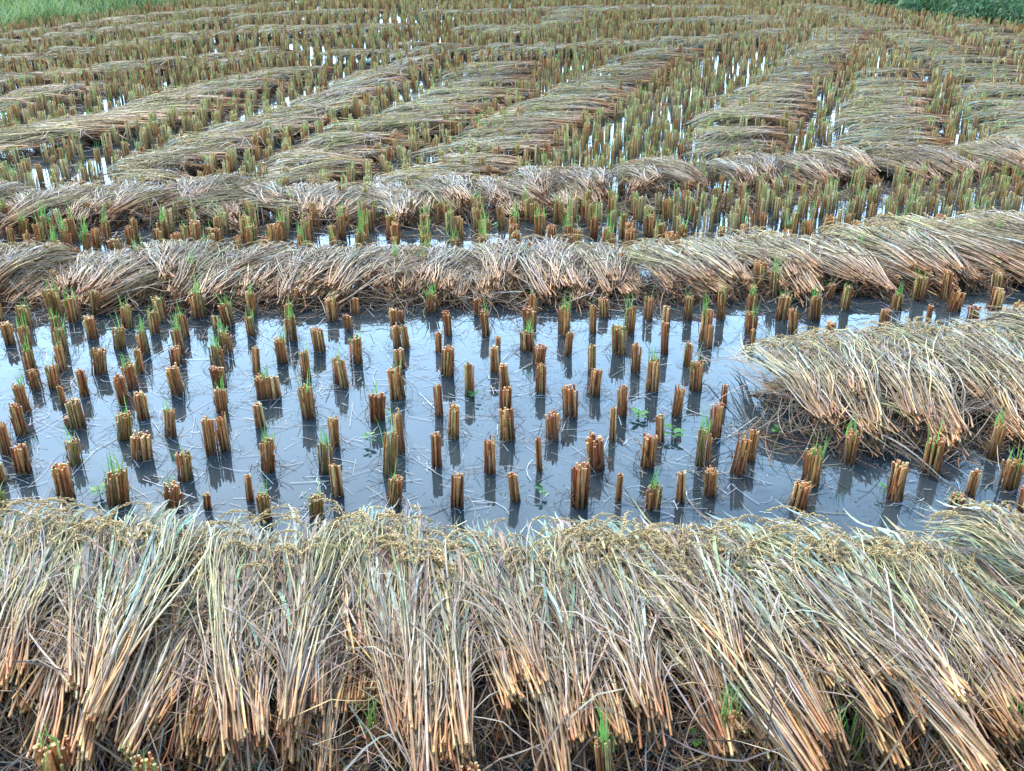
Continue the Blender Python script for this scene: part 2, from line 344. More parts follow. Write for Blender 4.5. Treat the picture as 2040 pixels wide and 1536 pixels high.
SHEAVES = []     # (butt xyz, head xyz, lod, style, label, group)
def n_far(group): return group.startswith('far')
def count(mid, cnt):
    """ordinal among the sheaves whose middle the photograph shows; those beyond its edge are said to be so"""
    px, py, _ = proj(mid); k = 0 if (0 < px < 2040 and -5 < py < 1536) else 1; cnt[k] += 1
    return ordinal(cnt[k]) if k == 0 else 'partly outside the frame, '+ordinal(cnt[k])
def row(heads, butts, n, lod, style, where, group, jit=1., zh=.16, zbt=.16):
    heads = np.array(heads, float); butts = np.array(butts, float)
    hw_ = np.array([at(x, y, zh) for x, y in heads]); bw_ = np.array([at(x, y, zbt) for x, y in butts])
    def sample(P, n):   # even steps in metres along the row
        d = np.r_[0, np.cumsum(np.linalg.norm(np.diff(P, axis=0), axis=1))]; q = (np.arange(n)+.5)/n*d[-1]
        return np.stack([np.interp(q, d, P[:, i]) for i in range(3)], 1)
    hh = sample(hw_, n); bb = sample(bw_, n)
    cnt = [0, 0]
    for i in range(n):
        a, b = bb[i].copy(), hh[i].copy()
        a[:2] += rng.normal(0, .05, 2)*jit; b[:2] += rng.normal(0, .085, 2)*jit
        if lod == 2 and rng.random() < .07: continue
        if lod == 2: b[1] += rng.normal(0, .09); q_ = rng.normal(0, .22) if n_far(group) else 0; a[1] += q_; b[1] += q_; m_ = (a+b)/2; k_ = U(.72, .95); a, b = m_+(a-m_)*k_, m_+(b-m_)*k_
        SHEAVES.append([a, b, lod, style, where.format(count((a+b)/2, cnt)), group])

# ---- front row: heads -> cut ends, one by one
FRONT = [((-80, 1070), (-330, 1350)), ((0, 1070), (-200, 1370)), ((70, 1055), (-90, 1345)), ((120, 1060), (35, 1345)), ((235, 1075), (110, 1385)), ((295, 1045), (190, 1410)),
 ((385, 1085), (300, 1440)), ((485, 1045), (355, 1350)), ((500, 1090), (440, 1390)), ((570, 1060), (525, 1425)), ((655, 1085), (610, 1400)), ((735, 1030), (735, 1340)),
 ((845, 1060), (790, 1440)), ((860, 1090), (900, 1440)), ((965, 1080), (1030, 1400)), ((1100, 1055), (1150, 1430)), ((1130, 1085), (1285, 1370)),
 ((1235, 1055), (1450, 1400)), ((1330, 1090), (1450, 1330)), ((1400, 1080), (1620, 1450)), ((1440, 1060), (1700, 1410)), ((1530, 1140), (1800, 1410)), ((1610, 1070), (1890, 1470)),
 ((1700, 1130), (1960, 1400)), ((1750, 1080), (2060, 1430)), ((1850, 1090), (2190, 1400)), ((1920, 1060), (2290, 1330)), ((2030, 1040), (2450, 1290)), ((2120, 1030), (2580, 1260))]
fc = [0, 0]
for i, (h_, b_) in enumerate(FRONT):
    sk_ = (0, 26, -30, 12, -14)[i % 5]; h_ = (h_[0]+sk_, h_[1]+(0, 14, 4)[i % 3]); b_ = (b_[0]-sk_, b_[1])
    b_ = (b_[0]+(b_[0]-h_[0])*.06, b_[1]+34+34*(i % 3 == 1))
    SHEAVES.append([at(*b_, .12), at(*h_, .12), 0, 'fresh', 'cut rice sheaf, %s from left in the front row' % count((at(*b_, .12)+at(*h_, .12))/2, fc), 'cut sheaves in the front row'])
# ---- sheaves by the open water at the right
RG = [((1500, 700), (1600, 850)), ((1570, 690), (1690, 870)), ((1650, 680), (1790, 860)), ((1680, 765), (1490, 775)), ((1730, 690), (1850, 880)), ((1800, 665), (1960, 850)), ((1850, 650), (2040, 870)),
      ((1930, 655), (2130, 850)), ((2010, 650), (2230, 830)), ((2080, 640), (2300, 800)), ((1760, 655), (1900, 790)), ((1960, 640), (2150, 760))]
fc = [0, 0]; RG.sort(key=lambda r: r[0][0]+r[1][0])
for i, (h_, b_) in enumerate(RG):
    a, b = at(b_[0]+45, b_[1]-8, .07), at(h_[0]+45, h_[1]+12, .09)
    SHEAVES.append([a, b, 0, 'fresh2', 'straw sheaf right of the open water, %s from the water' % count((a+b)/2, fc), 'sheaves beside the open water'])
# ---- second row
row([(-60, 500), (200, 500), (500, 492), (800, 492), (1150, 486)], [(-200, 575), (80, 576), (420, 574), (780, 570), (1180, 564)], 27, 1, 'grey',
    'greyish straw sheaf, {} from left in the second row', 'sheaves in the second row', 1.1, zbt=.09)
row([(1130, 484), (1300, 478), (1500, 466), (1750, 440), (2060, 420)], [(1190, 564), (1420, 562), (1660, 554), (1960, 540), (2300, 500)], 21, 1, 'mid',
    'slanting straw sheaf, {} in the second row past its middle', 'slanting sheaves in the second row', 1.1, zbt=.09)
# ---- third row
row([(-60, 380), (140, 372), (400, 372), (700, 372), (1060, 366)], [(-160, 440), (60, 440), (380, 430), (700, 430), (1080, 420)], 28, 1, 'grey',
    'tangled straw sheaf, {} from left in the third row', 'sheaves in the third row', 1.5, zbt=.05)
row([(1030, 362), (1250, 345), (1500, 318), (1800, 290), (2080, 270)], [(1060, 415), (1300, 395), (1560, 366), (1900, 350), (2200, 330)], 26, 1, 'grey',
    'tangled straw sheaf, {} in the third row past its middle', 'tangled sheaves in the third row', 1.5, zbt=.05)
# ---- windrows running away from the camera (heads at the left, cut ends at the right)
row([(160, 345), (330, 290), (560, 215), (650, 165), (720, 130)], [(370, 335), (540, 255), (720, 190), (840, 120), (880, 98)], 38, 2, 'wind',
    'straw sheaf, {} from the near end of the first windrow', 'sheaves in the first windrow')
row([(470, 345), (560, 295), (690, 245), (770, 205), (850, 158), (890, 128)], [(700, 330), (790, 270), (930, 225), (1050, 178), (1060, 130), (1090, 105)], 38, 2, 'wind',
    'straw sheaf, {} from the near end of the second windrow', 'sheaves in the second windrow')
row([(740, 355), (860, 300), (950, 245), (1060, 190), (1180, 130), (1240, 98)], [(970, 345), (1090, 280), (1190, 215), (1290, 160), (1370, 110), (1400, 88)], 44, 2, 'wind',
    'straw sheaf, {} from the near end of the third windrow', 'sheaves in the third windrow')
row([(1330, 300), (1390, 240), (1460, 180), (1530, 130), (1590, 85), (1630, 55)], [(1550, 285), (1590, 220), (1630, 165), (1680, 115), (1730, 75), (1750, 50)], 44, 2, 'wind',
    'straw sheaf, {} from the near end of the fourth windrow', 'sheaves in the fourth windrow')
row([(1650, 300), (1680, 240), (1690, 190), (1690, 150), (1700, 125)], [(1900, 290), (1880, 225), (1860, 175), (1850, 140), (1840, 120)], 28, 2, 'wind',
    'straw sheaf, {} from the near end of the short wide windrow', 'sheaves in the short windrow')
row([(1990, 300), (1940, 225), (1890, 165), (1830, 110), (1740, 62), (1660, 28), (1560, 2)], [(2260, 290), (2180, 215), (2100, 155), (2000, 105), (1880, 60), (1780, 28), (1660, 2)], 60, 2, 'wind',
    'straw sheaf, {} from the near end of the rightmost windrow', 'sheaves in the rightmost windrow')
row([(2230, 200), (2100, 130), (1980, 80), (1880, 45)], [(2400, 190), (2260, 125), (2120, 78), (1990, 44)], 26, 2, 'wind',
    'straw sheaf, {} in the windrow below the bushes', 'sheaves below the bushes')
# left and far windrows
row([(-160, 290), (0, 258), (180, 215), (370, 175), (480, 145)], [(60, 272), (240, 243), (400, 205), (560, 150), (650, 120)], 36, 2, 'wind',
    'straw sheaf in the left windrow, {} from its near end', 'sheaves in the left windrow')
row([(-120, 215), (0, 190), (90, 165)], [(40, 200), (150, 175), (230, 148)], 14, 2, 'wind',
    'straw sheaf in the far left windrow, {} from its near end', 'sheaves in the far left windrow')
FAR = [([(-100, 165), (150, 140), (330, 118), (520, 102)], [(-60, 150), (190, 126), (370, 104), (560, 90)], 40),
       ([(620, 108), (800, 98), (980, 94), (1180, 92), (1380, 76), (1520, 62)], [(640, 90), (820, 80), (1000, 76), (1190, 74), (1390, 60), (1540, 46)], 56),
       ([(-80, 125), (140, 98), (330, 72), (560, 56), (760, 50)], [(-30, 112), (190, 86), (380, 61), (610, 45), (800, 40)], 56),
       ([(-60, 92), (120, 70), (300, 48), (480, 32), (700, 18)], [(-20, 80), (160, 60), (340, 38), (520, 22), (740, 8)], 56),
       ([(-60, 72), (100, 55), (300, 27), (520, 8)], [(-20, 62), (140, 46), (340, 18), (560, 0)], 46),
       ([(800, 26), (1000, 20), (1250, 16), (1420, 14)], [(830, 14), (1030, 9), (1280, 5), (1450, 2)], 44),
       ([(1060, 48), (1080, 35), (1090, 22)], [(1190, 48), (1190, 35), (1180, 22)], 16),
       ([(900, 58), (1040, 56)], [(930, 46), (1070, 44)], 12),
       ([(1240, 44), (1500, 36)], [(1270, 32), (1530, 24)], 22),
       ([(560, -8), (800, -10), (1100, -12), (1500, -12)], [(600, -18), (840, -20), (1140, -22), (1540, -22)], 60)]
for hs_, bs_, n_ in FAR:
    bs_ = [(x+90, y-(7 if k else 5)) for k, (x, y) in enumerate(hs_)]
    row(hs_, bs_, n_, 2, 'wind', 'pale straw sheaf in the far windrows', 'far windrow sheaves', zh=.13, zbt=.13)

# ---- build them
STY = {'fresh': dict(green=.95, aged=.2), 'fresh2': dict(green=.6, aged=.25, low=.7, mess=1.45), 'mid': dict(green=.4, aged=.5, low=.45, mess=1.15), 'grey': dict(green=.2, aged=.75, low=.5, mess=1.3), 'wind': dict(green=.30, aged=.12, low=.5, mess=1.3)}
VAR = {}
LL = .9
def variants(lod, style):
    k = (lod, style)
    if k not in VAR:
        nv, ns = {0: (1, 0), 1: (10, 150), 2: (10, 62)}[lod]
        VAR[k] = [sheaf_meshes(LL, ns, lod, width=(.21, .23, .24)[lod]*U(.92, 1.1), grainy=.9 if style != 'grey' else .55, **STY[style]) for _ in range(nv)]
    return VAR[k]
SCR = []
for s_ in SHEAVES:
    a, b = s_[0], s_[1]; x, y, zc = proj((a+b)/2); vis = (-150 < x < 2190) and (-30 < y < 1650)
    SCR.append((1/zc) if vis else .001/zc)
order = np.argsort(-np.array(SCR)); solo = set(order[:300].tolist())
far_mb = [MB(), MB()]
def mesh_arrays(me):
    n = len(me.vertices); v = np.empty(n*3, np.float32); me.vertices.foreach_get('co', v)
    c = np.empty(n*4, np.float32); me.attributes['Col'].data.foreach_get('color', c)
    out = {}
    ls = np.empty(len(me.polygons), np.int32); lt = np.empty(len(me.polygons), np.int32); vi = np.empty(len(me.loops), np.int32)
    me.polygons.foreach_get('loop_start', ls); me.polygons.foreach_get('loop_total', lt); me.loops.foreach_get('vertex_index', vi)
    fs = [vi[ls[lt == k][:, None]+np.arange(k)] for k in (3, 4) if (lt == k).any()]
    return v.reshape(-1, 3), c.reshape(-1, 4)[:, :3], fs
CACHE = {}
for i, (a, b, lod, style, label, group) in enumerate(SHEAVES):
    d = b-a; ln = float(np.hypot(d[0], d[1])); rz = math.atan2(d[1], d[0]); ln_c = min(max(ln, .62), 1.15)
    if i in solo:
        e = empty('straw_sheaf' if style not in ('fresh',) else 'rice_sheaf', (a[0], a[1], 0), rz)
        tag(e, label, 'sheaf', group)
        if lod == 0:
            sk = U(.85, 1.2)
            if style == 'fresh2': e.scale = (1, 1, .8)
            sm = sheaf_meshes(ln_c, int((135 if style == 'fresh' else 105)*sk), 0, width=U(.17, .22)*(.85 if style == 'fresh2' else 1), grainy=1.1 if style == 'fresh' else .8,
                              green=STY[style]['green']*U(.5, 1.4), aged=min(1, STY[style]['aged']*U(.2, 2.6)), low=min(1, STY[style].get('low', 0)+U(0, .35)), mess=STY[style].get('mess', 1.)*U(.8, 1.3))
            zo = float(U(-.03, .07))
        else:
            sm = variants(lod, style)[rng.integers(len(variants(lod, style)))]
            e.scale = (ln_c/LL, U(.88, 1.2)*(1 if rng.random() < .5 else -1), U(.65, 1.05) if lod == 1 else U(.55, .95)); zo = 0
        for nm, me in zip(('stalks', 'leaves', 'grain_heads'), sm):
            if len(me.vertices): o = link(nm, me, e); o.location.z = zo
    else:
        vs = variants(2, 'wind'); k = int(rng.integers(len(vs)))
        if k not in CACHE: CACHE[k] = [mesh_arrays(me) for me in vs[k]]
        cs, sn = math.cos(rz), math.sin(rz); sc = np.array([ln_c/LL, U(.8, 1.1), U(.5, .8)])
        tint = U(.8, 1.15)
        for j, (v, c, f) in enumerate(CACHE[k]):
            v = v*sc; v = np.stack([v[:, 0]*cs-v[:, 1]*sn+a[0], v[:, 0]*sn+v[:, 1]*cs+a[1], v[:, 2]], 1)
            far_mb[0].add(v, c*tint, f)
if far_mb[0].n:
    tag(link('far_sheaves', far_mb[0].mesh('far_sheaves', M_leaf)), 'pale windrows of cut straw lying across the far part of the field', 'straw windrows', None, 'stuff')

SEG = np.array([[s[0][0], s[0][1], s[1][0], s[1][1]] for s in SHEAVES])
def under_sheaf(x, y, r):
    ax, ay, bx, by = SEG.T; dx, dy = bx-ax, by-ay
    t = np.clip(((x-ax)*dx+(y-ay)*dy)/(dx*dx+dy*dy+1e-9), 0, 1)
    return bool(np.any(np.hypot(x-ax-t*dx, y-ay-t*dy) < r))

# ================================================================ stubble
def stub_arrays(mbs, n, rad, h, sides, K, origin=(0, 0, 0), green=.3, base=.0045, splay=.12, pal=None, lod=0):
    """stems of one clump of cut rice straw"""
    o = np.array(origin)
    if lod == 0:   # relaxed packing
        a = np.arange(n)*2.39996+U(0, 6); r_ = np.sqrt((np.arange(n)+.5)/n)*rad
        x, y = r_*np.cos(a), r_*np.sin(a)*U(.7, 1); x += rng.normal(0, .002, n); y += rng.normal(0, .002, n)
    else:
        a = U(0, 6.28, n); r_ = np.sqrt(U(0, 1, n))*rad; x, y = r_*np.cos(a), r_*np.sin(a)
    splay = splay*U(.2, 2.2); t = np.linspace(0, 1, K)[None]
    lean = rng.normal(0, .006, 2); hh = h*(1+rng.normal(0, .05, n)-.35*(rng.random(n) < .14)*U(0, 1, n))+x*U(-.4, .4)
    flare = 1+.10*(1-t)-splay*np.sin(t*np.pi)*.5
    X = x[:, None]*flare+lean[0]*t+rng.normal(0, .0045, (n, 1))*t**.7; Y = y[:, None]*flare+lean[1]*t+rng.normal(0, .0045, (n, 1))*t**.7
    Z = -.03+t*(hh[:, None]+.03)
    P = np.stack([X, Y, Z], -1)+o
    c = pick(pal or (RED*2+OLV if rng.random() < green else RED*4+OLV[:1]), n, None, .2)
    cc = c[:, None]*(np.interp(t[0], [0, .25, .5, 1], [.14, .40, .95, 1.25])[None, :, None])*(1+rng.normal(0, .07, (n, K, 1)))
    tubes(mbs, P, base*U(.6, 1.4, n)[:, None]*(1+.12*(1-t)), np.clip(cc, .01, .8), sides, cap=K-1 if lod < 2 else None)
def shoots(mb, n, rad, h, origin=(0, 0, 0), ln=(.03, .09), wid=.0035, K=5, pal=GRN):
    o = np.array(origin); a = U(0, 6.28, n); r_ = np.sqrt(U(0, 1, n))*rad; s = np.linspace(0, 1, K)[None]
    l_ = U(*ln, n)[:, None]; b = rng.normal(0, .22, n)[:, None]; az = U(0, 6.28, n)[:, None]
    st_ = (h-U(.0, .05, n))[:, None]
    X = (r_*np.cos(a))[:, None]+np.cos(az)*b*l_*s**1.6; Y = (r_*np.sin(a))[:, None]+np.sin(az)*b*l_*s**1.6
    Z = st_+l_*s*(1-.2*abs(b)*s)
    ribbons(mb, np.stack([X, Y, Z], -1)+o, wid*U(.6, 1.3, n)[:, None]*np.clip(1-s**2.2, .06, 1), pick(pal, n, None, .15))
def sheaths(mb, n, rad, h):
    """torn leaf sheaths peeling off the outer stems"""
    K = 5; s = np.linspace(0, 1, K)[None]; a = U(0, 6.28, n)[:, None]; z0 = U(.1, .6, n)[:, None]*h; l_ = U(.3, .6, n)[:, None]*h; o_ = U(.1, .6, n)[:, None]
    r_ = rad*1.06+o_*l_*s**1.8; a2 = a+rng.normal(0, .25, n)[:, None]*s
    P = np.stack([r_*np.cos(a2), r_*np.sin(a2), z0+l_*s*(1-.5*o_*s)], -1)
    ribbons(mb, P, U(.004, .008, n)[:, None]*np.clip(1-s**1.5*.8, .15, 1), pick(RED[:2]+TAN[2:3]+LAV[2:4]+OLV[:1], n, None, .2), side=np.concatenate([-np.sin(a), np.cos(a), 0*a], 1))
def debris(mb, n, rad, h, origin=(0, 0, 0)):
    """limp dead sheaths and roots hanging round the foot of a clump"""
    o = np.array(origin); K = 6; s = np.linspace(0, 1, K)[None]
    a = U(0, 6.28, n)[:, None]; l_ = U(.04, .13, n)[:, None]; z0 = U(.0, .55, n)[:, None]*h
    r_ = rad*U(.9, 1.1, n)[:, None]+l_*s*U(.2, .9, n)[:, None]; a2 = a+rng.normal(0, .9, n)[:, None]*s**1.3
    Z = np.maximum(z0+l_*.35*s-(z0+l_*.5)*s**1.6, .002+U(0, .004, n)[:, None])
    ribbons(mb, np.stack([r_*np.cos(a2), r_*np.sin(a2), Z], -1)+o, U(.0012, .0035, n)[:, None]*np.clip(1-s*.6, .2, 1), pick([(.10, .06, .035), (.16, .09, .05), (.24, .16, .10), (.05, .035, .025)], n))

# hand-read clumps: x y(foot) y(top) width shoots, in 3x tiles of the photograph
T4 = "10 300 200 40 0|165 330 215 70 1|345 275 120 80 1|445 300 165 80 1|575 260 130 60 0|560 400 280 75 0|60 430 310 75 0|165 500 335 70 1|335 370 280 65 1|385 500 350 70 1|765 340 215 70 1|715 460 340 75 1|865 490 360 70 1|925 370 250 60 1|965 290 170 75 1|1110 390 265 60 1|1080 500 350 65 1|1195 270 135 85 1|1370 320 195 70 1|1510 260 135 65 1|1505 380 280 55 1|1290 345 270 30 1|1350 480 365 85 1|1745 410 275 80 1|1725 300 195 50 1|1790 215 105 45 0|1990 290 170 75 1|1910 470 345 75 0|1690 540 410 75 1|1835 640 490 70 1|2020 660 525 60 1|190 610 475 60 1|220 700 590 70 0|375 590 450 60 1|330 700 575 75 1|595 610 475 80 0|505 740 595 75 0|150 835 685 80 1|385 810 690 40 0|840 600 470 55 0|795 700 565 85 1|745 790 635 70 0|855 875 730 85 0|1065 725 570 95 0|1055 560 460 70 0|1305 590 455 75 1|1315 680 575 80 0|1325 840 705 75 1|1530 610 460 55 0|1575 755 632 80 1|1645 755 632 60 1|1850 870 690 85 1|130 970 800 85 0|45 1090 915 75 0|145 1205 1050 95 0|450 1150 1018 85 1|475 930 785 100 0|410 920 870 50 1|745 1000 855 95 1|850 1120 975 115 0|1018 985 840 70 1|1110 1240 1092 100 1|1265 1085 888 85 0|1348 1060 875 70 0|1560 930 795 65 0|1605 1190 1012 100 1|2005 1040 885 70 0|1950 1200 1038 80 1|2020 1340 1155 60 0|395 1350 1170 115 0|715 1385 1200 130 1|1040 1430 1290 110 1|1240 1420 1335 40 1|1495 1370 1225 40 0|1590 1480 1325 80 1|1890 1480 1345 100 1|30 1470 1325 90 1|15 1260 1150 50 0"
T5 = "90 260 168 45 0|285 190 98 50 0|535 240 130 75 1|45 350 268 55 0|95 540 400 90 1|322 320 232 60 0|362 310 240 25 0|335 450 328 65 0|390 460 325 45 0|640 380 252 60 0|580 480 368 50 0|635 620 462 80 0|350 575 468 55 0|345 755 592 95 1|25 695 532 60 1|212 885 738 100 1|815 260 168 55 0|865 382 248 65 1|935 480 392 40 0|915 600 457 55 0|765 740 555 60 0|975 690 562 60 0|982 840 702 75 0|585 862 678 50 0|672 990 815 85 0|1000 1005 842 95 0|1140 300 152 50 1|1125 350 228 85 0|1115 470 362 90 1|1178 560 452 80 0|1190 722 562 70 0|1330 380 222 75 1|1355 500 358 45 0|1500 370 218 50 1|1570 270 168 65 0|1660 490 338 80 1|1720 370 228 60 1|1830 290 165 60 1|1940 330 214 50 0|1930 490 315 55 0|1500 600 445 55 0|1515 735 592 75 0|1755 602 438 60 0|1855 715 533 75 1|1370 862 692 90 0|1265 1000 858 85 0|1678 862 694 75 0|1620 1010 825 35 0|2000 862 705 65 0|1910 1012 862 65 0|352 1080 855 75 0|285 1210 975 85 1|570 1165 980 65 0|890 1195 1012 80 0|1185 1195 1008 45 0|1520 1175 1003 120 0|1830 1165 988 100 0|318 1395 1243 90 1|692 1405 1225 80 0|1037 1372 1218 65 0|1420 1400 1163 110 0|1655 1370 1218 35 0|1860 1415 1292 95 1|2028 1372 1205 60 0"
T6 = "30 285 155 55 1|225 285 122 60 1|130 420 242 75 1|152 455 332 50 0|410 245 142 60 1|405 372 252 75 1|415 445 352 40 0|590 285 148 80 1|658 362 232 60 0|785 285 152 75 1|870 165 78 55 1|962 225 102 60 1|1090 145 65 50 0|1275 232 142 60 1|1405 172 42 75 1|1612 105 32 60 0|1610 232 122 85 0|1875 130 22 80 0|1868 235 112 85 0|1195 312 232 65 0|1215 372 312 60 0|1462 322 208 40 0|1728 312 212 75 0|1990 292 188 75 0|25 565 435 55 0|75 705 552 85 1|242 795 682 40 0|190 992 802 75 0|115 1165 962 85 1|320 1205 1002 88 0|402 1130 958 68 0|165 1335 1192 85 0|990 1135 962 100 1|1482 1205 1022 105 1|1848 1105 922 85 1|1950 1292 1133 110 1|760 1272 1082 110 1|685 1410 1272 112 0|1258 1362 1155 112 0|1720 1335 1195 60 1|1630 1400 1342 80 1|2022 1430 1302 60 0|1865 920 812 60 1|880 420 315 70 0"
HAND = []
for x0, s_ in ((0, T4), (680, T5), (1360, T6)):
    for it in s_.split('|'):
        x, yb, yt, w_, g = map(int, it.split()); HAND.append((x0+x/3, 540+yb/3, 540+yt/3, w_/3, g))
HAND += [(130, 1570, 1492, 75, 1), (742, 1500, 1440, 36, 1), (1085, 1510, 1452, 26, 1), (1207, 1580, 1478, 40, 1), (1448, 1500, 1420, 48, 1), (1645, 1530, 1455, 46, 1),
         (1605, 1400, 1330, 34, 0), (1862, 1530, 1462, 52, 1), (2012, 1520, 1440, 72, 1), (310, 1590, 1520, 60, 1), (930, 1600, 1530, 50, 0)]
STUBS = []   # x, y, radius, height, shoots, px width
for px, yb, yt, w_, g in HAND:
    gp = at(px, yb); zc = proj(gp)[2]
    STUBS.append([gp[0], gp[1], max(.014, w_/FPX*zc/2*.92), min(.24, height_for(px, yb, yt)), g, True])
hand_xy = np.array([(s[0], s[1]) for s in STUBS])
def in_hand(x, y):
    px, py, _ = proj(np.array([x, y, 0.]))
    return -30 < px < 2070 and 598 < py < 1900
# planted rows everywhere else
POOLS = [(*at(60, 325)[:2], .9, .7), (*at(280, 395)[:2], .5, .35), (*at(1205, 240)[:2], .16, 1.1), (*at(1425, 130)[:2], .25, 2.), (*at(180, 300)[:2], .5, .4), (*at(1560, 225)[:2], .5, 1.2), (*at(110, 220)[:2], .8, .8)]
lat = []
for j, yy in enumerate(np.concatenate([np.arange(1.25, 7, .205), np.arange(7, 30, .185)])):
    ph = .1*(j % 2)+.07*math.sin(yy*.9)
    half = min(16, yy*.62+1.6)
    for xx in np.arange(-half, half, .195 if yy < 7 else .165):
        x = xx+ph+rng.normal(0, .022)+.05*math.sin(yy*.35+xx*.2); y = yy+rng.normal(0, .03)+.06*math.sin(xx*.5)
        if rng.random() < .035 or in_hand(x, y): continue
        if any((x-q[0])**2/q[2]**2+(y-q[1])**2/q[3]**2 < 1 for q in POOLS) and rng.random() < .42: continue
        if np.min(np.hypot(hand_xy[:, 0]-x, hand_xy[:, 1]-y)) < .12: continue
        lat.append((x, y))
lat = np.array(lat); lat = lat[~outside(lat[:, 0], lat[:, 1])]
for x, y in lat:
    if under_sheaf(x, y, .10) and rng.random() < (.85 if y < 7 else .8): continue
    STUBS.append([x, y, U(.022, .04), U(.135, .175) if y < 9 else U(.14, .2), int(rng.random() < (.55 if y < 14 else .4)), False])
S = np.array([s[:2] for s in STUBS]); px, py, zc = proj(np.c_[S, np.full(len(S), .1)])
vis = (px > -10) & (px < 2050) & (py < 1560) & (py > -20)
sz = np.where(vis, 1/zc, 0); sz[:len(HAND)] += 1*(vis[:len(HAND)])
solo_st = np.argsort(-sz)[:300]
# variants of clump meshes (unit radius .03, height .15)
NV = 16; SV = []
for k in range(NV):
    a_, b_, c_ = MB(), MB(), MB()
    sheaths(c_, 9, .03, .15); stub_arrays(a_, 24+k % 4*3, .03, .15, 6, 6, green=.25 if k < 9 else .9, base=.0038)
    shoots(b_, int(U(7, 24)), .028, .15, ln=(.02, .155), wid=.0042)
    debris(c_, int(U(18, 30)), .03, .15)
    SV.append((a_.mesh('stems', M_stub), b_.mesh('shoots', M_shoot), c_.mesh('dead_leaves', M_leaf)))
TV = []
for k in range(4):   # thin clumps of few stems
    a_, b_, c_ = MB(), MB(), MB()
    sheaths(c_, 5, .03, .15); stub_arrays(a_, 11+k, .03, .15, 6, 6, green=.2, base=.0066)
    shoots(b_, 5, .028, .15); debris(c_, 10, .03, .15)
    TV.append((a_.mesh('stems', M_stub), b_.mesh('shoots', M_shoot), c_.mesh('dead_leaves', M_leaf)))
rows_ = {}
for i in sorted(solo_st.tolist(), key=lambda i: STUBS[i][1]):
    rows_.setdefault(int((STUBS[i][1]-1.2)/.205), []).append(i)
for rn, (k, ids) in enumerate(sorted(rows_.items()), 1):
    for q, i in enumerate(sorted(ids, key=lambda i: STUBS[i][0]/STUBS[i][1]), 1):
        x, y, rad, h, g, hand = STUBS[i]
        e = empty('stubble_clump', (x, y, 0), U(0, 6.28))
        thin = rad < .022; vs = (TV if thin else SV); olive = g and not thin
        sm = vs[int(rng.integers(9, NV)) if olive and rng.random() < .7 else int(rng.integers(0, min(9, len(vs))))]
        f = rad/.03; e.scale = (f, f, h/.15)
        e.rotation_euler = (rng.normal(0, .028), rng.normal(0, .028), e.rotation_euler[2])
        look = ('thin ' if thin else 'stout ' if rad > .037 else '')+('tall ' if h > .175 else 'short ' if h < .12 else '')
        tag(e, '%sstubble clump %s, %s from left in the %s stubble row' % (look, 'with green shoots' if g else 'without shoots', ordinal(q), ordinal(rn)), 'stubble clump', 'stubble clumps standing in water')
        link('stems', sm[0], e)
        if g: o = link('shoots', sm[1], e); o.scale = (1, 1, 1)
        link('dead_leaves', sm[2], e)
# everything farther away: one mass
fs_, fg_ = MB(), MB()
ss = set(solo_st.tolist())
for i, (x, y, rad, h, g, hand) in enumerate(STUBS):
    if i in ss: continue
    near = y < 12; o = (x, y, 0)
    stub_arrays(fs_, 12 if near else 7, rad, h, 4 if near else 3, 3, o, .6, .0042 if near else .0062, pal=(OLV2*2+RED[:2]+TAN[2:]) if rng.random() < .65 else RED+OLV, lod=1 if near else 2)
    if g: shoots(fg_, 8 if near else 4, rad, h, o, (.03, .1), .004 if near else .009, 3, pal=GRN if near else OLV+GRN[:2])
    if near: debris(fs_, 5, rad, h, o)
fs = tag(link('stubble', fs_.mesh('stubble', M_stub)), 'brown cut rice stubble covering the far part of the flooded field', 'stubble', None, 'stuff')
tag(link('stubble_regrowth', fg_.mesh('stubble_regrowth', M_shoot)), 'thin green regrowth in the far stubble', 'regrowth', None, 'stuff')

# ================================================================ straw and bits on the water
mb = MB(); n = 5600
y = 1.3+(U(0, 1, n)**1.5)*9; x = U(-1, 1, n)*(y*.56+.7)
hk = rng.integers(0, len(hand_xy), n); nearby = rng.random(n) < .55; x = np.where(nearby, hand_xy[hk, 0]+rng.normal(0, .07, n), x); y = np.where(nearby, hand_xy[hk, 1]+rng.normal(0, .06, n), y)
a = U(0, 6.28, n); ln = U(.02, .30, n)*U(.1, 1, n)**1.3; K = 5; s = np.linspace(-.5, .5, K)[None]; bend = rng.normal(0, .35, n)*(rng.random(n) < .5)
aa = a[:, None]+bend[:, None]*s
P = np.stack([x[:, None]+np.cos(aa)*s*ln[:, None], y[:, None]+np.sin(aa)*s*ln[:, None], np.full((n, K), .0025)+U(0, .003, n)[:, None]], -1)
ribbons(mb, P, U(.0010, .0030, n)[:, None]*np.ones((1, K)), pick([(.55, .58, .62), (.40, .42, .44), (.30, .30, .29), (.44, .36, .28), (.14, .11, .08), (.05, .045, .04), (.03, .025, .02), (.03, .025, .02)], n), side=np.stack([-np.sin(a), np.cos(a), 0*a], 1), fold=-.3)
n = 9000; y = U(6, 24, n); x = U(-1, 1, n)*(y*.56+.7); a = U(0, 6.28, n); ln = U(.06, .35, n); aa = a[:, None]+rng.normal(0, .4, n)[:, None]*s
P = np.stack([x[:, None]+np.cos(aa)*s*ln[:, None], y[:, None]+np.sin(aa)*s*ln[:, None], np.full((n, K), .004)+U(0, .03, n)[:, None]], -1)
ribbons(mb, P, U(.003, .008, n)[:, None]*np.ones((1, K)), pick(LAV+OLV+RED[2:], n)*.6, side=np.stack([-np.sin(a), np.cos(a), 0*a], 1), fold=-.3)
tag(link('floating_straw', mb.mesh('floating_straw', M_float)), 'thin bits of straw floating on the paddy water', 'floating straw', None, 'stuff')
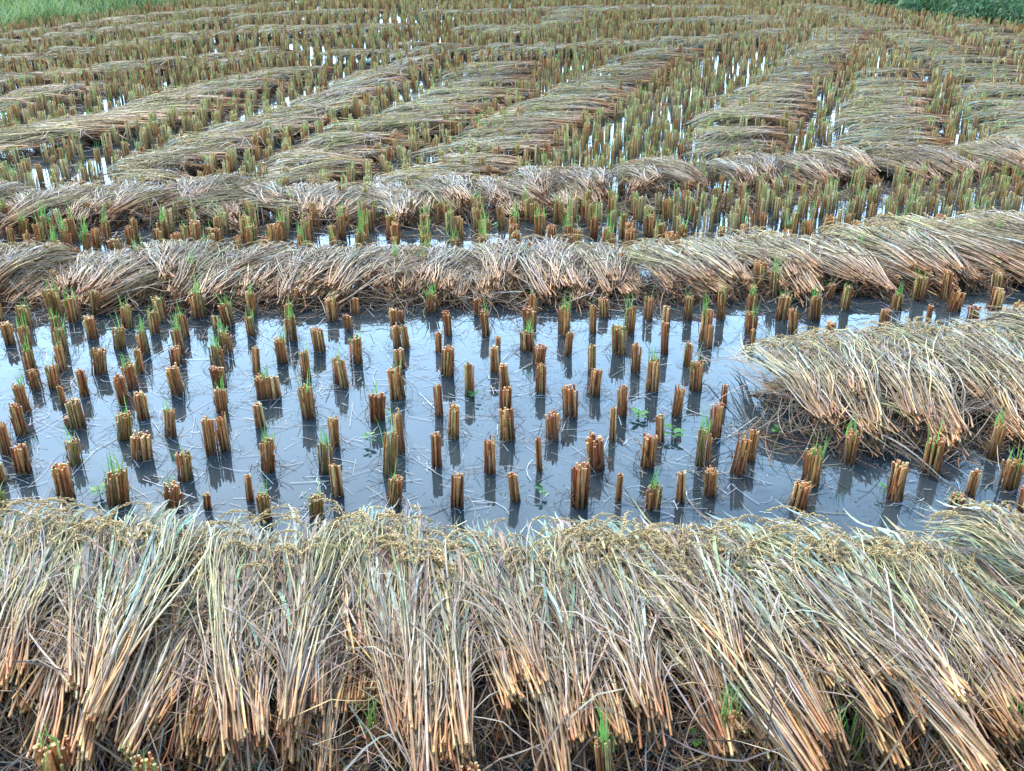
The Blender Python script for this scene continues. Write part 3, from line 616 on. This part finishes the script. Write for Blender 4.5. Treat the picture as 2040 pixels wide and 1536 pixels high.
mb = MB(); n = 9000; cl = np.stack([U(-3, 3, 160), U(2.2, 9, 160)], 1); k = rng.integers(0, 160, n)
x = cl[k, 0]+rng.normal(0, .11, n); y = cl[k, 1]+rng.normal(0, .09, n); r_ = U(.0015, .0045, n)
th = np.arange(4)*np.pi/2
V = np.stack([x[:, None]+np.cos(th+.3)*r_[:, None]*U(.5, 1.4, (n, 4)), y[:, None]+np.sin(th+.3)*r_[:, None]*U(.5, 1.4, (n, 4)), np.full((n, 4), .0022)], -1)
mb.add(V, np.repeat(pick([(.03, .035, .02), (.05, .06, .03), (.10, .08, .05), (.06, .13, .03)], n), 4, 0), [np.arange(n*4).reshape(n, 4)])
tag(link('floating_scum', mb.mesh('floating_scum', M_float, False)), 'dark specks of rotting leaf and duckweed drifting on the water', 'floating scum', None, 'stuff')

mb = MB(); Pn = []
for (xa, ya, xb, yb, wd_, n_) in [(-200, 1470, 2300, 1480, .20, 1500), (-100, 1400, 2200, 1420, .2, 1500), (-100, 610, 1200, 605, .12, 1200), (1200, 605, 2200, 550, .12, 900), (1480, 880, 2200, 880, .12, 350), (-100, 450, 1000, 435, .15, 1500), (1000, 430, 2200, 380, .15, 1500), (-100, 400, 600, 400, .25, 900)]:
    p0, p1 = at(xa, ya), at(xb, yb); u = U(0, 1, n_)[:, None]; c0 = p0[:2]*(1-u)+p1[:2]*u+np.c_[rng.normal(0, .05, n_), rng.normal(0, wd_*.6, n_)]
    a = rng.normal(np.pi/2, .9, n_); ln = U(.08, .38, n_); aa = a[:, None]+rng.normal(0, .6, n_)[:, None]*s
    z0 = (U(0, 1, n_)**1.5*.075)[:, None]
    Pn.append(np.stack([c0[:, :1]+np.cos(aa)*s*ln[:, None], c0[:, 1:]+np.sin(aa)*s*ln[:, None], np.maximum(z0+.004+s*rng.normal(0, .10, n_)[:, None], .003)], -1))
P = np.concatenate(Pn); n = len(P)
ribbons(mb, P, U(.0018, .0048, n)[:, None]*(1-.6*np.abs(s)*2*.5), pick(LAV*2+TAN[:3]+RED[2:3]+[(.12, .085, .06)]*2, n, None, .25))
tag(link('straw_litter', mb.mesh('straw_litter', M_leaf)), 'tangle of broken straw and dead leaves trampled into the water along the sheaf rows', 'straw litter', None, 'stuff')

# ================================================================ little weeds in the water
def weed_meshes(nl, sz):
    m = MB(); K = 5; s = np.linspace(0, 1, K)[None]; a = (np.arange(nl)*2.4+U(0, 6))[:, None]; l_ = sz*U(.6, 1.2, nl)[:, None]; z0 = U(.015, .05, nl)[:, None]
    P = np.stack([np.cos(a)*l_*(s+.15), np.sin(a)*l_*(s+.15), z0+l_*(.5*s-.35*s*s)], -1)
    ribbons(m, P, l_*.62*np.sin((s*.9+.06)*np.pi)**.8, pick([(.08, .32, .05), (.14, .42, .07), (.06, .26, .06)], nl), side=np.concatenate([-np.sin(a), np.cos(a), 0*a], 1), fold=.3)
    st = MB(); P = np.stack([0*s+0, 0*s, -.02+s*.07], -1).reshape(1, K, 3); tubes(st, P, .0016, (.15, .3, .08), 5)
    return st.mesh('stem', M_shoot), m.mesh('leaves', M_shoot)
WEEDS = [(1340, 875, 'beside a thin clump in the middle of the open water'), (1272, 835, 'touching a pair of tall clumps in the open water'), (945, 795, 'under a lone brown clump'), (738, 885, 'between two brown clumps left of the middle'),
         (1080, 990, 'just behind the front sheaves'), (1545, 870, 'at the foot of the right-hand sheaves'), (60, 1490, 'at the bottom left corner'), (1390, 1490, 'at the bottom edge among straw'), (200, 990, 'behind the front sheaves at far left'),
         (1760, 990, 'at the foot of a stout clump by the front sheaves'), (985, 460, 'in the dark water behind the second row'), (1060, 405, 'in the third row of sheaves')]
for px_, py_, wh in WEEDS:
    g0 = at(px_, py_); e = empty('weed_seedling', g0, U(0, 6)); tag(e, 'small green weed seedling ' + wh, 'weed', 'weed seedlings in the water')
    for nm, me in zip(('stem', 'leaves'), weed_meshes(int(U(5, 9)), U(.025, .04))): link(nm, me, e)

for px_, py_, h_, wh in [(1432, 1500, .24, 'with one long blade standing at the bottom edge'), (1700, 1520, .16, 'leaning out of the straw near the bottom right'), (505, 1545, .2, 'with yellow-green blades at the bottom edge'), (120, 1545, .15, 'beside a clump in the bottom left corner'),
                        (345, 1470, .12, 'showing under the cut ends of the front row'), (1085, 1480, .13, 'in the dark gap below the middle of the front row'), (2000, 1500, .2, 'in the bottom right corner')]:
    g0 = at(px_, py_); e = empty('grass_tuft', g0, U(0, 6)); tag(e, 'fresh green grass tuft ' + wh, 'grass tuft', 'green tufts at the bottom edge')
    m = MB(); shoots(m, int(U(9, 15)), .022, .05, ln=(h_*.35, h_), wid=.007, K=7); link('blades', m.mesh('blades', M_shoot), e)
    m = MB(); K_ = 4; P = np.stack([rng.normal(0, .012, (9, 1))+np.zeros((1, K_)), rng.normal(0, .012, (9, 1))+np.zeros((1, K_)), np.linspace(-.02, .06, K_)[None]+np.zeros((9, 1))], -1)
    tubes(m, P, .0025, pick(OLV+GRN[:2], 9), 5); link('stems', m.mesh('stems', M_stub), e)

# ================================================================ grassy bund (left) and bushes (right)
def bank(line, name, depth):
    """a low earth bank beyond an edge of the field"""
    line = np.array(line); m = MB(); prof_ = [(0, -.05), (.5, .18), (2, .3), (depth, .35)]
    d = nrm(line); V = []
    for r_, z in prof_: V.append(np.c_[line+d*r_, np.full(len(line), z)])
    V = np.stack(V, 1); n_, k_ = V.shape[:2]; idx = np.arange(n_*k_).reshape(n_, k_)
    q = np.stack([idx[:-1, :-1], idx[:-1, 1:], idx[1:, 1:], idx[1:, :-1]], -1).reshape(-1, 4)
    m.add(V, (.06, .12, .03), [q]); return tag(link(name, m.mesh(name, m_turf)), kind='structure')
bank(GL, 'terrain', 60); bank(GR, 'terrain', 60)
def blades(n, line, rmax, h, pal, wd, lean=.4):
    line = np.array(line); t = U(0, len(line)-1.001, n); i = t.astype(int); f = (t-i)[:, None]; p = line[i]*(1-f)+line[i+1]*f
    r_ = U(0, 1, n)**1.3*rmax; p = p+nrm(p)*r_[:, None]; z0 = np.interp(r_, [0, .5, 2, 60], [0, .17, .3, .35])
    K = 4; s = np.linspace(0, 1, K)[None]; a = U(0, 6.28, n)[:, None]
    tus = .7+.65*np.sin(p[:, 0]*2.1)*np.sin(p[:, 1]*1.7)+.3*np.sin(p[:, 0]*.7+1)
    l_ = (h*U(.5, 1.2, n)*np.clip(tus, .4, 1.4))[:, None]
    P = np.stack([p[:, :1]+np.cos(a)*lean*l_*s**2, p[:, 1:]+np.sin(a)*lean*l_*s**2, z0[:, None]+l_*s*(1-.25*s)-.02], -1)
    m = MB(); ribbons(m, P, wd*U(.6, 1.3, n)[:, None]*np.clip(1-s**2, .1, 1), pick(pal, n, None, .2)); return m
GP = [(.28, .42, .12), (.38, .50, .17), (.46, .54, .23), (.20, .32, .09), (.50, .52, .26)]
m = blades(34000, GL, 14, .42, GP+[(.40, .44, .26), (.07, .18, .06)], .018); tag(link('grass', m.mesh('grass', M_shoot)), 'bright green grass on the bank at the top left', 'grass', None, 'stuff')
m = blades(24000, GR, 10, .42, [(.07, .18, .06), (.12, .24, .08), (.20, .30, .12), (.05, .13, .05), (.26, .28, .13)], .018); tag(link('grass', m.mesh('grass', M_shoot)), 'dark green grass along the right edge of the field', 'grass', None, 'stuff')
def bush_meshes(rx, ry, rz_, n, pal):
    a = MB(); c = nrm(rng.normal(size=(n, 3))); lob = 1+.28*np.sin(c[:, 0]*5+U(0, 6))*np.sin(c[:, 1]*4+U(0, 6))+.12*np.sin(c[:, 2]*9)
    p = c*(U(.35, 1, n)**.5*lob)[:, None]*np.array([rx, ry, rz_]); p[:, 2] = np.abs(p[:, 2])+.03
    K = 3; s = np.linspace(0, 1, K)[None, :, None]; d = nrm(c+rng.normal(0, .7, (n, 3))); l_ = U(.05, .12, n)[:, None, None]
    P = p[:, None]+d[:, None]*s*l_-np.array([0, 0, .03])*s**2
    ribbons(a, P, np.broadcast_to(np.array([[.3, 1, .1]]), (n, 3))*U(.03, .055, n)[:, None], pick(pal, n, None, .25))
    b = MB(); k = 9; t = np.linspace(0, 1, 5)[None]; an = U(0, 6.28, k)[:, None]
    P = np.stack([np.cos(an)*rx*.6*t, np.sin(an)*ry*.6*t, -.05+t*rz_*.85+0*an], -1); tubes(b, P, np.linspace(.02, .006, 5)[None]*np.ones((k, 1)), (.09, .06, .04), 5)
    return a.mesh('foliage', M_shoot), b.mesh('branches', M_stalk)
BP = [(.08, .18, .07), (.13, .25, .10), (.06, .14, .06), (.18, .30, .13), (.10, .19, .09)]
BUSHES = [(1700, 6, .55, 'leftmost low dark bush on the right bank'), (1780, 22, .6, 'low dark bush second from left on the right bank'), (1860, 34, .75, 'broad dark bush in the middle of the right bank'), (1945, 44, .8, 'dark bush right of the broad one on the bank'),
          (2030, 54, .85, 'rightmost dark bush at the top corner'), (2130, 60, .9, 'dark bush past the top right corner'), (1745, 2, 1.0, 'taller dark bush behind the leftmost one on the right bank'), (1900, 20, 1.1, 'taller dark bush behind the broad one on the bank'), (2010, 26, 1.2, 'taller dark bush behind the rightmost one')]
for x_, y_, sz_, lb in BUSHES:
    g0 = at(x_, y_); e = empty('bush', (g0[0], g0[1], .05), U(0, 6)); tag(e, lb, 'bush', 'dark bushes on the right bank')
    for nm, me in zip(('foliage', 'branches'), bush_meshes(sz_*.9, sz_*.75, sz_*.55, int(2600*sz_), BP)): link(nm, me, e)
for x_, y_, sz_, lb in [(175, -4, .55, 'small dark shrub in the grass at the top left corner'), (330, -16, .6, 'small shrub at the end of the grassy bank')]:
    g0 = at(x_, y_); e = empty('bush', (g0[0], g0[1], .2), 0); tag(e, lb, 'bush')
    for nm, me in zip(('foliage', 'branches'), bush_meshes(sz_, sz_*.7, sz_*.6, 1500, [(c[0]*1.6, c[1]*1.7, c[2]*1.5) for c in BP])): link(nm, me, e)
print('sheaves', len(SHEAVES), 'stubs', len(STUBS), 'verts', sum(len(o.data.vertices) for o in COL.objects if o.type == 'MESH'))
